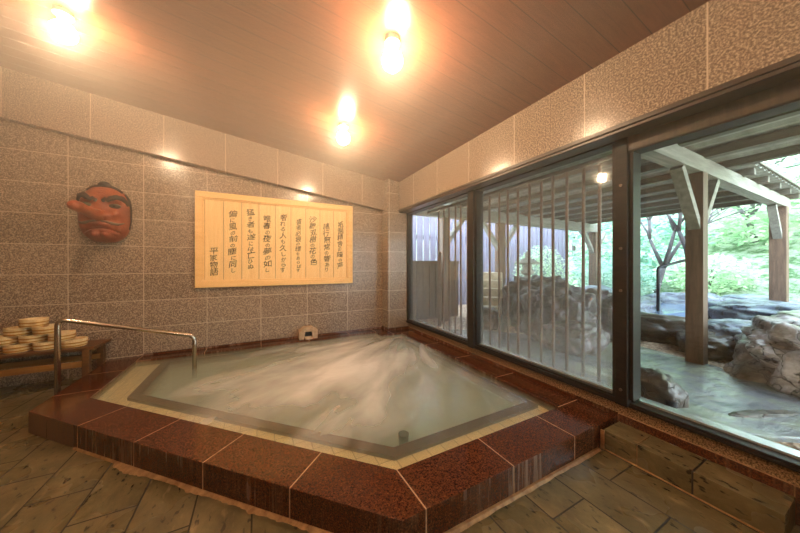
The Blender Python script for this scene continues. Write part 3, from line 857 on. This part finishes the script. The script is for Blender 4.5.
# iron rail by the outdoor bath
ir = thing('iron_rail', (5.9, 2.05, .2), 'black iron hand rail standing beside the outdoor bath', 'rail')
MB().tube(bend([(0, 0, 0), (0, 0, .95), (.35, -.25, 1.08)], .05), .022, 10).build('post', M_iron, ir, smooth=True)
MB().tube([(.35, -.25, 0), (.35, -.25, 1.08)], .022, 10).build('post', M_iron, ir, smooth=True)

# porch roof on posts: a pavilion
def porch_post(x, y, z0, ztop, w, lab, braces=((-1, .55), (1, .55)), bl=None):
    t = thing('porch_post', (x, y, z0), lab, 'post', 'timber posts of the porch roof')
    MB().box(-w/2, w/2, -w/2, w/2, 0, ztop-z0).build('post', M_post, t, bevel=.006)
    for sg, L in braces:
        MB().bar((sg*w*.3, 0, ztop-z0-L), (sg*(L*.8+w*.3), 0, ztop-z0-.01), .07, .09, (0, 1, 0)).build('brace', M_beamout, t)
    return t
ZB = 2.12
porch_post(3.98, 1.08, GZ-.02, ZB, .13, 'near porch post with braces seen through the clear window')
porch_post(7.45, 1.09, .5, ZB, .17, 'far porch post standing on the rocks beyond the near post', ((-1, .5),))
porch_post(4.5, 4.1, .1, ZB-.06, .15, 'porch post before the board fence, behind the bamboo poles')
porch_post(8.0, 4.1, .1, ZB-.06, .18, 'porch post beside the green gap, seen through the fogged glass')
porch_post(3.05, 4.1, .1, ZB-.06, .12, 'slim dark porch post beside the dark wooden partition', ((1, .5),))
rf = thing('porch_roof', (2.4, 0, ZB), 'open timber porch roof with pale panels and dark purlins over the garden', 'roof')
def rb(m, x0, x1, y0, y1, z0, z1): return m.box(x0-2.4, x1-2.4, y0, y1, z0-ZB, z1-ZB)
rb(MB(), 2.42, 7.75, 1.02, 1.14, ZB, ZB+.15).build('beam', M_beamout, rf, bevel=.004)
rb(MB(), 2.42, 8.2, 4.05, 4.17, ZB-.06, ZB+.16).build('beam', M_beamout, rf, bevel=.004)
x = 2.75
while x < 7.9:
    y0 = -3 if x < 4.9 else .93
    m = rb(MB(), x-.04, x+.04, y0, 4.4, ZB+.14, ZB+.215)
    m.build('purlin', M_purlin, rf)
    x += .62
m = MB()
def corr(x0, x1, y0, y1, z):
    # corrugated sheet: waves run across y
    n = int((x1-x0)/.045); vs = []
    for i in range(n+1):
        xx = x0+(x1-x0)*i/n; zz = z+.012*(1 if (i//2) % 2 else -1)
        for yy in (y0, y1):
            for dz in (0, .008): vs.append((xx-2.4, yy, zz+dz-ZB))
    fs = []
    for i in range(n):
        a = i*4; b = a+4
        fs += [(a, b, b+2, a+2), (a+1, a+3, b+3, b+1), (a, a+1, b+1, b), (a+2, b+2, b+3, a+3)]
    return MB().add(vs, fs)
corr(2.38, 4.9, -3, 4.4, ZB+.23).build('sheet', M_roof, rf)
corr(4.9, 7.8, .9, 4.4, ZB+.23).build('sheet', M_roof, rf)
rb(MB(), 2.38, 4.92, -3, 4.4, ZB+.25, ZB+.27).build('roof_deck', M_purlin, rf)
rb(MB(), 4.92, 7.8, .88, 4.4, ZB+.25, ZB+.27).build('roof_deck', M_purlin, rf)

# bamboo poles hung outside the fogged panes
def bamboo(name='bamboo_pole', h=1.84, r=.0135):
    prof = []
    z = 0; seg = .23
    prof.append((r*.95, 0))
    k = 1
    while k*seg < h:
        zz = k*seg; prof += [(r*.97, zz-.012), (r*1.14, zz-.003), (r*.92, zz), (r*1.12, zz+.004), (r*.97, zz+.014)]; k += 1
    prof.append((r*.95, h))
    return MB().lathe(prof, n=12).build(name, M_bamboo, smooth=True)
p0 = bamboo(); y = 1.24; i = 0; cnt = 0
ordn = 'first second third fourth fifth sixth seventh eighth ninth tenth eleventh twelfth thirteenth fourteenth fifteenth sixteenth seventeenth eighteenth nineteenth twentieth'.split()
while y < 3.6:
    o = p0 if cnt == 0 else p0.copy()
    if cnt: C.objects.link(o)
    o.location = (2.5+R.uniform(-.006, .006), y+R.uniform(-.008, .008), GZ); o.rotation_euler = (R.uniform(-.004, .004), R.uniform(-.004, .004), R.uniform(0, 6)); o.scale.z = R.uniform(.985, 1.0)
    tag(o, 'thin dried bamboo pole behind the fogged glass, %s from the thick window post' % ordn[cnt], 'bamboo pole', 'bamboo poles screening the fogged windows')
    y += .1325; cnt += 1
bo = bamboo('bamboo_stake', 1.2, .02); bo.location = (2.62, 3.62, GZ); tag(bo, 'thick pale bamboo stake leaning by the dark partition', 'bamboo pole')
sr = MB().box(2.49, 2.515, 1.0, 3.8, 2.035, 2.07).build('pole_rail', M_purlin); tag(sr, 'thin dark batten holding the tops of the bamboo poles', 'rail')

# dark partition and board fence
dpn = thing('wooden_partition', (2.95, 4.35, .17), 'dark brown plank partition behind the first fogged pane', 'partition')
m = MB()
for k in range(9): m.box(-.62+k*.14, -.62+k*.14+.132, -.015, .015, 0, 1.06)
m.build('planks', M_dwall, dpn, bevel=.003)
MB().box(-.62, .64, -.03, .03, 1.04, 1.10).build('cap', M_dwall, dpn)
M_fence = wood('lilac_grey_fence', rgb(96, 92, 112), rgb(136, 132, 154), 3, (8, 8, .6), .6)
fn = thing('board_fence', (0, 0, 0), 'tall pale lilac-grey vertical board fence behind the porch', 'fence')
m = MB(); x = 2.4
while x < 8.9:
    m.box(x, x+.16, 5.5, 5.53, .0, 2.75+R.uniform(-.02, .02)); x += .185
m.build('boards', M_fence, fn)
m = MB().box(2.4, 8.9, 5.53, 5.6, .5, .6); m.box(2.4, 8.9, 5.53, 5.6, 1.8, 1.9); m.build('batten', M_purlin, fn)

# stone steps climbing beside the rocks
M_step = simple('pale_step_stone', rgb(196, 182, 160), .5, nscale=9, c2=rgb(160, 146, 124), bump=.3)
ss = thing('garden_steps', (3.55, 3.55, .17), 'pale stone steps climbing behind the bamboo poles', 'steps', rz=-math.atan2(.818, .701))
for k in range(6):
    MB().box(-.30, .26+R.uniform(-.02,.02), k*.16, k*.16+.30, 0 if k == 0 else k*.15-.05, .12+k*.15).build('stone_tread', M_step, ss, bevel=.015)
# stone lantern
ln = thing('stone_lantern', (4.75, 3.65, .72), 'small grey stone lantern with a wide cap standing on the rocks', 'lantern')
M_lan = simple('lantern_stone', rgb(136, 132, 120), .8, nscale=16, c2=rgb(176, 172, 158), bump=.5)
MB().lathe([(.14, 0), (.14, .06), (.06, .10), (.055, .26), (.12, .31), (.13, .36)], n=6).build('pedestal', M_lan, ln)
MB().lathe([(.09, .355), (.09, .48), (.08, .49)], n=6).build('light_box', M_lan, ln)
MB().lathe([(.23, .48), (.24, .51), (.12, .57), (.04, .62)], n=6).build('cap', M_lan, ln)
MB().lathe([(.02, .615), (.045, .66), (.03, .71), (.004, .75)], n=12).build('finial', M_lan, ln, smooth=True)
rock((4.75, 3.65, .36), (.42, .38, .40), M_drock, 23, label='dark mossy rock carrying the stone lantern', group='rocks of the garden outside the window')

# foliage
def leaves(name, ells, n, size, mat, parent, seed, aspect=.55):
    rr = random.Random(seed); vs = []; fs = []
    wt = [e[1][0]*e[1][1]*e[1][2] for e in ells]
    for i in range(n):
        c, r = rr.choices(ells, wt)[0]
        while True:
            p = Vector((rr.uniform(-1, 1), rr.uniform(-1, 1), rr.uniform(-1, 1)))
            if .25 < p.length < 1: break
        p = Vector((c[0]+p.x*r[0], c[1]+p.y*r[1], c[2]+p.z*r[2]))
        # flattened sprays
        d = Vector((rr.gauss(0, 1), rr.gauss(0, 1), rr.gauss(0, .35))).normalized()
        u = Vector((rr.gauss(0, .5), rr.gauss(0, .5), 1)).normalized(); a = d.cross(u).normalized()
        s = size*rr.uniform(.6, 1.3); b = len(vs)
        vs += [p, p+d*s*.5+a*s*aspect*.5-u*s*.05, p+d*s-u*s*.12, p+d*s*.5-a*s*aspect*.5-u*s*.05]
        fs += [(b, b+1, b+2, b+3)]
    me = bpy.data.meshes.new(name); me.from_pydata([tuple(v) for v in vs], [], fs); me.update()
    return add_obj(name, me, mat, parent)
def branchy(m, p, d, L, r, depth, rr, spread=.55):
    q = p+d*L; mid = p+d*L*.5+Vector((rr.uniform(-1, 1), rr.uniform(-1, 1), rr.uniform(-.3, .3)))*L*.06
    m.tube([p, mid, q], [r, r*.85, r*.68], 7)
    if depth == 0: return
    for k in range(rr.choice((2, 2, 3))):
        nd = (d+Vector((rr.uniform(-1, 1), rr.uniform(-1, 1), rr.uniform(-.2, .7)))*spread).normalized()
        branchy(m, q-d*r*.3, nd, L*rr.uniform(.6, .85), r*.62, depth-1, rr, spread)
def tree(loc, h, r, mat, seed, lab, n=3500, size=.16, trunk_r=.1, low=.1, group='leafy trees on the slope beyond the garden'):
    t = thing('leafy_tree', loc, lab, 'tree', group)
    rr = random.Random(seed); m = MB()
    m_ = branchy(m, Vector((0, 0, -.2)), Vector((rr.uniform(-.15, .15), rr.uniform(-.15, .15), 1)).normalized(), h*.36, trunk_r, 3, rr)
    m.build('trunk', M_bark, t, smooth=True)
    ells = []
    for k in range(9):
        a = rr.uniform(0, 6.28); q = rr.uniform(.1, .75)*r
        ells.append(((q*math.cos(a), q*math.sin(a), h*rr.uniform(low, .92)), (r*rr.uniform(.35, .6), r*rr.uniform(.35, .6), h*rr.uniform(.07, .15))))
    leaves('foliage', ells, n, size, mat, t, seed)
    return t
TR = [((11.5, 4.6, .6), 5.0, 2.0, 1, 1, 'bluish green tree filling the gap beside the porch post'),
      ((14.0, 2.4, .8), 6.0, 2.6, 0, 2, 'fresh green tree behind the bare forked trunks'),
      ((11.8, -.1, .6), 5.0, 2.2, 0, 3, 'light green tree beyond the far porch post'),
      ((9.8, -1.5, .5), 5.2, 1.9, 2, 4, 'yellow-green maple spreading past the end of the porch roof'),
      ((13.0, 7.4, .8), 6.5, 2.6, 1, 5, 'dark bluish tree behind the board fence end'),
      ((16.5, .0, 1.0), 7.0, 3.0, 1, 6, 'tall bluish green tree high on the slope'),
      ((6.6, 8.6, .2), 5.5, 2.0, 0, 7, 'green tree showing above the board fence'),
      ((3.4, 8.3, .2), 5.0, 1.6, 0, 8, 'small green tree above the fence, beside the building'),
      ((15.5, 5.0, 1.0), 7.0, 3.0, 0, 9, 'broad fresh green tree at the back of the garden'),
      ((14.5, -4.0, .8), 7.0, 3.0, 2, 10, 'tall yellow-green tree at the open end of the slope')]
for loc, h, r, mi, sd, lab in TR: tree(loc, h, r, M_leaf[mi], sd, lab, n=5200, size=.2)
# shrubs
def shrub(loc, r, mat, seed, lab, n=2200, size=.07):
    t = thing('garden_shrub', loc, lab, 'shrub', 'shrubs of the garden outside')
    rr = random.Random(seed); m = MB()
    for k in range(5):
        d = Vector((rr.uniform(-.5, .5), rr.uniform(-.5, .5), 1)).normalized(); m.tube([(0, 0, -.1), d*r[2]*.6, d*r[2]*1.3], [.02, .014, .006], 6)
    m.build('stem', M_bark, t)
    leaves('foliage', [((0, 0, r[2]*.95), r)], n, size, mat, t, seed); return t
shrub((6.7, 4.75, .2), (.75, .6, .78), M_leaf[0], 31, 'round pale trimmed shrub behind the stone lantern', 5200, .06)
shrub((9.4, 4.6, .3), (.9, .7, .55), M_leaf[1], 32, 'dark bluish shrub beside the green gap', 2600, .09)
shrub((8.0, 3.3, .3), (.5, .5, .5), M_leaf[1], 33, 'small dark shrub next to the trimmed round one', 1800, .07)
shrub((10.2, 2.6, .5), (1.2, .9, .5), M_leaf[0], 34, 'spreading green shrub behind the blue slate boulders', 2600, .11)
shrub((10.6, .2, .5), (1.2, 1.0, .5), M_leaf[2], 35, 'yellow-green shrub beyond the far porch post', 2600, .11)
# bare forked trees
for (loc, sd, lab, rr0) in (((8.7, 3.05, .2), 41, 'bare forked tree trunk nearest the window post', .10), ((8.8, 2.45, .2), 44, 'bare tree trunk forking low beside the near porch post', .12), ((9.0, 4.5, .2), 47, 'slanting bare tree seen between bamboo poles', .11)):
    t = MB(); rr = random.Random(sd)
    branchy(t, Vector((0, 0, -.2)), Vector((rr.uniform(-.2, .2), rr.uniform(-.25, .25), 1)).normalized(), 1.15, rr0*.75, 4, rr, .6)
    o = t.build('bare_tree', M_bark, smooth=True); o.location = loc; tag(o, lab, 'tree', 'bare forked trees behind the outdoor bath')
# hanging maple spray near the roof end
mt = thing('maple_tree', (6.4, -.9, 2.6), 'slender maple whose thin branch of yellow-green leaves crosses the roof end', 'tree')
m = MB(); m.tube([(0, -1.2, .5), (-.4, -.2, .1), (-.9, .9, -.25), (-1.3, 1.6, -.35)], [.03, .022, .014, .006], 7)
m.tube([(-.4, -.2, .1), (-1.0, .2, -.5), (-1.5, .6, -.75)], [.016, .010, .005], 6)
m.build('branch', M_bark, mt, smooth=True)
MB().tube([(.5, -1.9, -2.75), (.3, -1.6, -1.0), (0, -1.2, .5), (-.1, -1.3, 1.5)], [.09, .07, .05, .02], 9).build('trunk', M_bark, mt, smooth=True)
leaves('foliage', [((-.5, -.1, .1), (.6, .8, .25)), ((-1.0, .5, -.45), (.6, .6, .15)), ((-.6, -.8, -.5), (.8, .7, .2))], 900, .07, M_leaf[2], mt, 55)
# slope
def hill():
    m = MB(); vs = []; nx, ny = 40, 60
    for i in range(nx):
        for j in range(ny):
            x = 8.8+i*.62; y = -14+j*.75
            d = max(0, x-9.4+max(0, y-7)*.5)
            z = -.05+.42*d+.35*noise.noise(Vector((x*.4, y*.4, 0)))*min(1, d)+.06*noise.noise(Vector((x*2, y*2, 2)))
            vs.append((x, y, z))
    fs = [(i*ny+j, (i+1)*ny+j, (i+1)*ny+j+1, i*ny+j+1) for i in range(nx-1) for j in range(ny-1)]
    return m.add(vs, fs)
ho = hill().build('hillside', M_hill, smooth=True); ho['kind'] = 'structure'

# steam in the room
hz = slanted(XL+.02, 1.55, YF+.02, 4.04, .3, .3, ceil_z(XL)-.02, ceil_z(1.55)-.03).build('room_steam', haze_mat('warm_room_steam', .155, (1, .95, .86, 1)))
tag(hz, 'thin warm steam hanging through the bathing room', 'steam', kind='stuff')

# ------------------------------------------------------------------ daylight
w = bpy.data.worlds.new('sky'); scene.world = w; w.use_nodes = True
nt = w.node_tree; nt.nodes.clear()
o = nt.nodes.new('ShaderNodeOutputWorld'); bg = nt.nodes.new('ShaderNodeBackground')
tc = nt.nodes.new('ShaderNodeTexCoord'); sx = nt.nodes.new('ShaderNodeSeparateXYZ'); rp = nt.nodes.new('ShaderNodeValToRGB')
nt.links.new(tc.outputs['Generated'], sx.inputs[0]); nt.links.new(sx.outputs[2], rp.inputs[0])
rp.color_ramp.elements[0].position = 0; rp.color_ramp.elements[0].color = (.90, .97, 1, 1)
rp.color_ramp.elements[1].position = 1; rp.color_ramp.elements[1].color = (.62, .78, 1, 1)
nt.links.new(rp.outputs[0], bg.inputs[0]); nt.links.new(bg.outputs[0], o.inputs[0]); bg.inputs[1].default_value = 6.2

# ------------------------------------------------------------------ camera
cam = bpy.data.cameras.new('camera'); co = bpy.data.objects.new('camera', cam); C.objects.link(co)
cam.sensor_width = 36; cam.lens = 36*274/800; cam.shift_y = -1.5/800; cam.clip_start = .02
co.location = (0, 0, 1.19); co.rotation_euler = (PI/2, 0, -math.atan(143/274))
scene.camera = co
vs = scene.view_settings
vs.view_transform = 'Standard'; vs.look = 'None'; vs.gamma = 1; vs.exposure = 1.25; vs.use_curve_mapping = False
cy = scene.cycles
cy.use_denoising = True
cy.max_bounces = 10; cy.transparent_max_bounces = 16; cy.volume_bounces = 2
cy.sample_clamp_indirect = 6
cy.caustics_reflective = False; cy.caustics_refractive = False
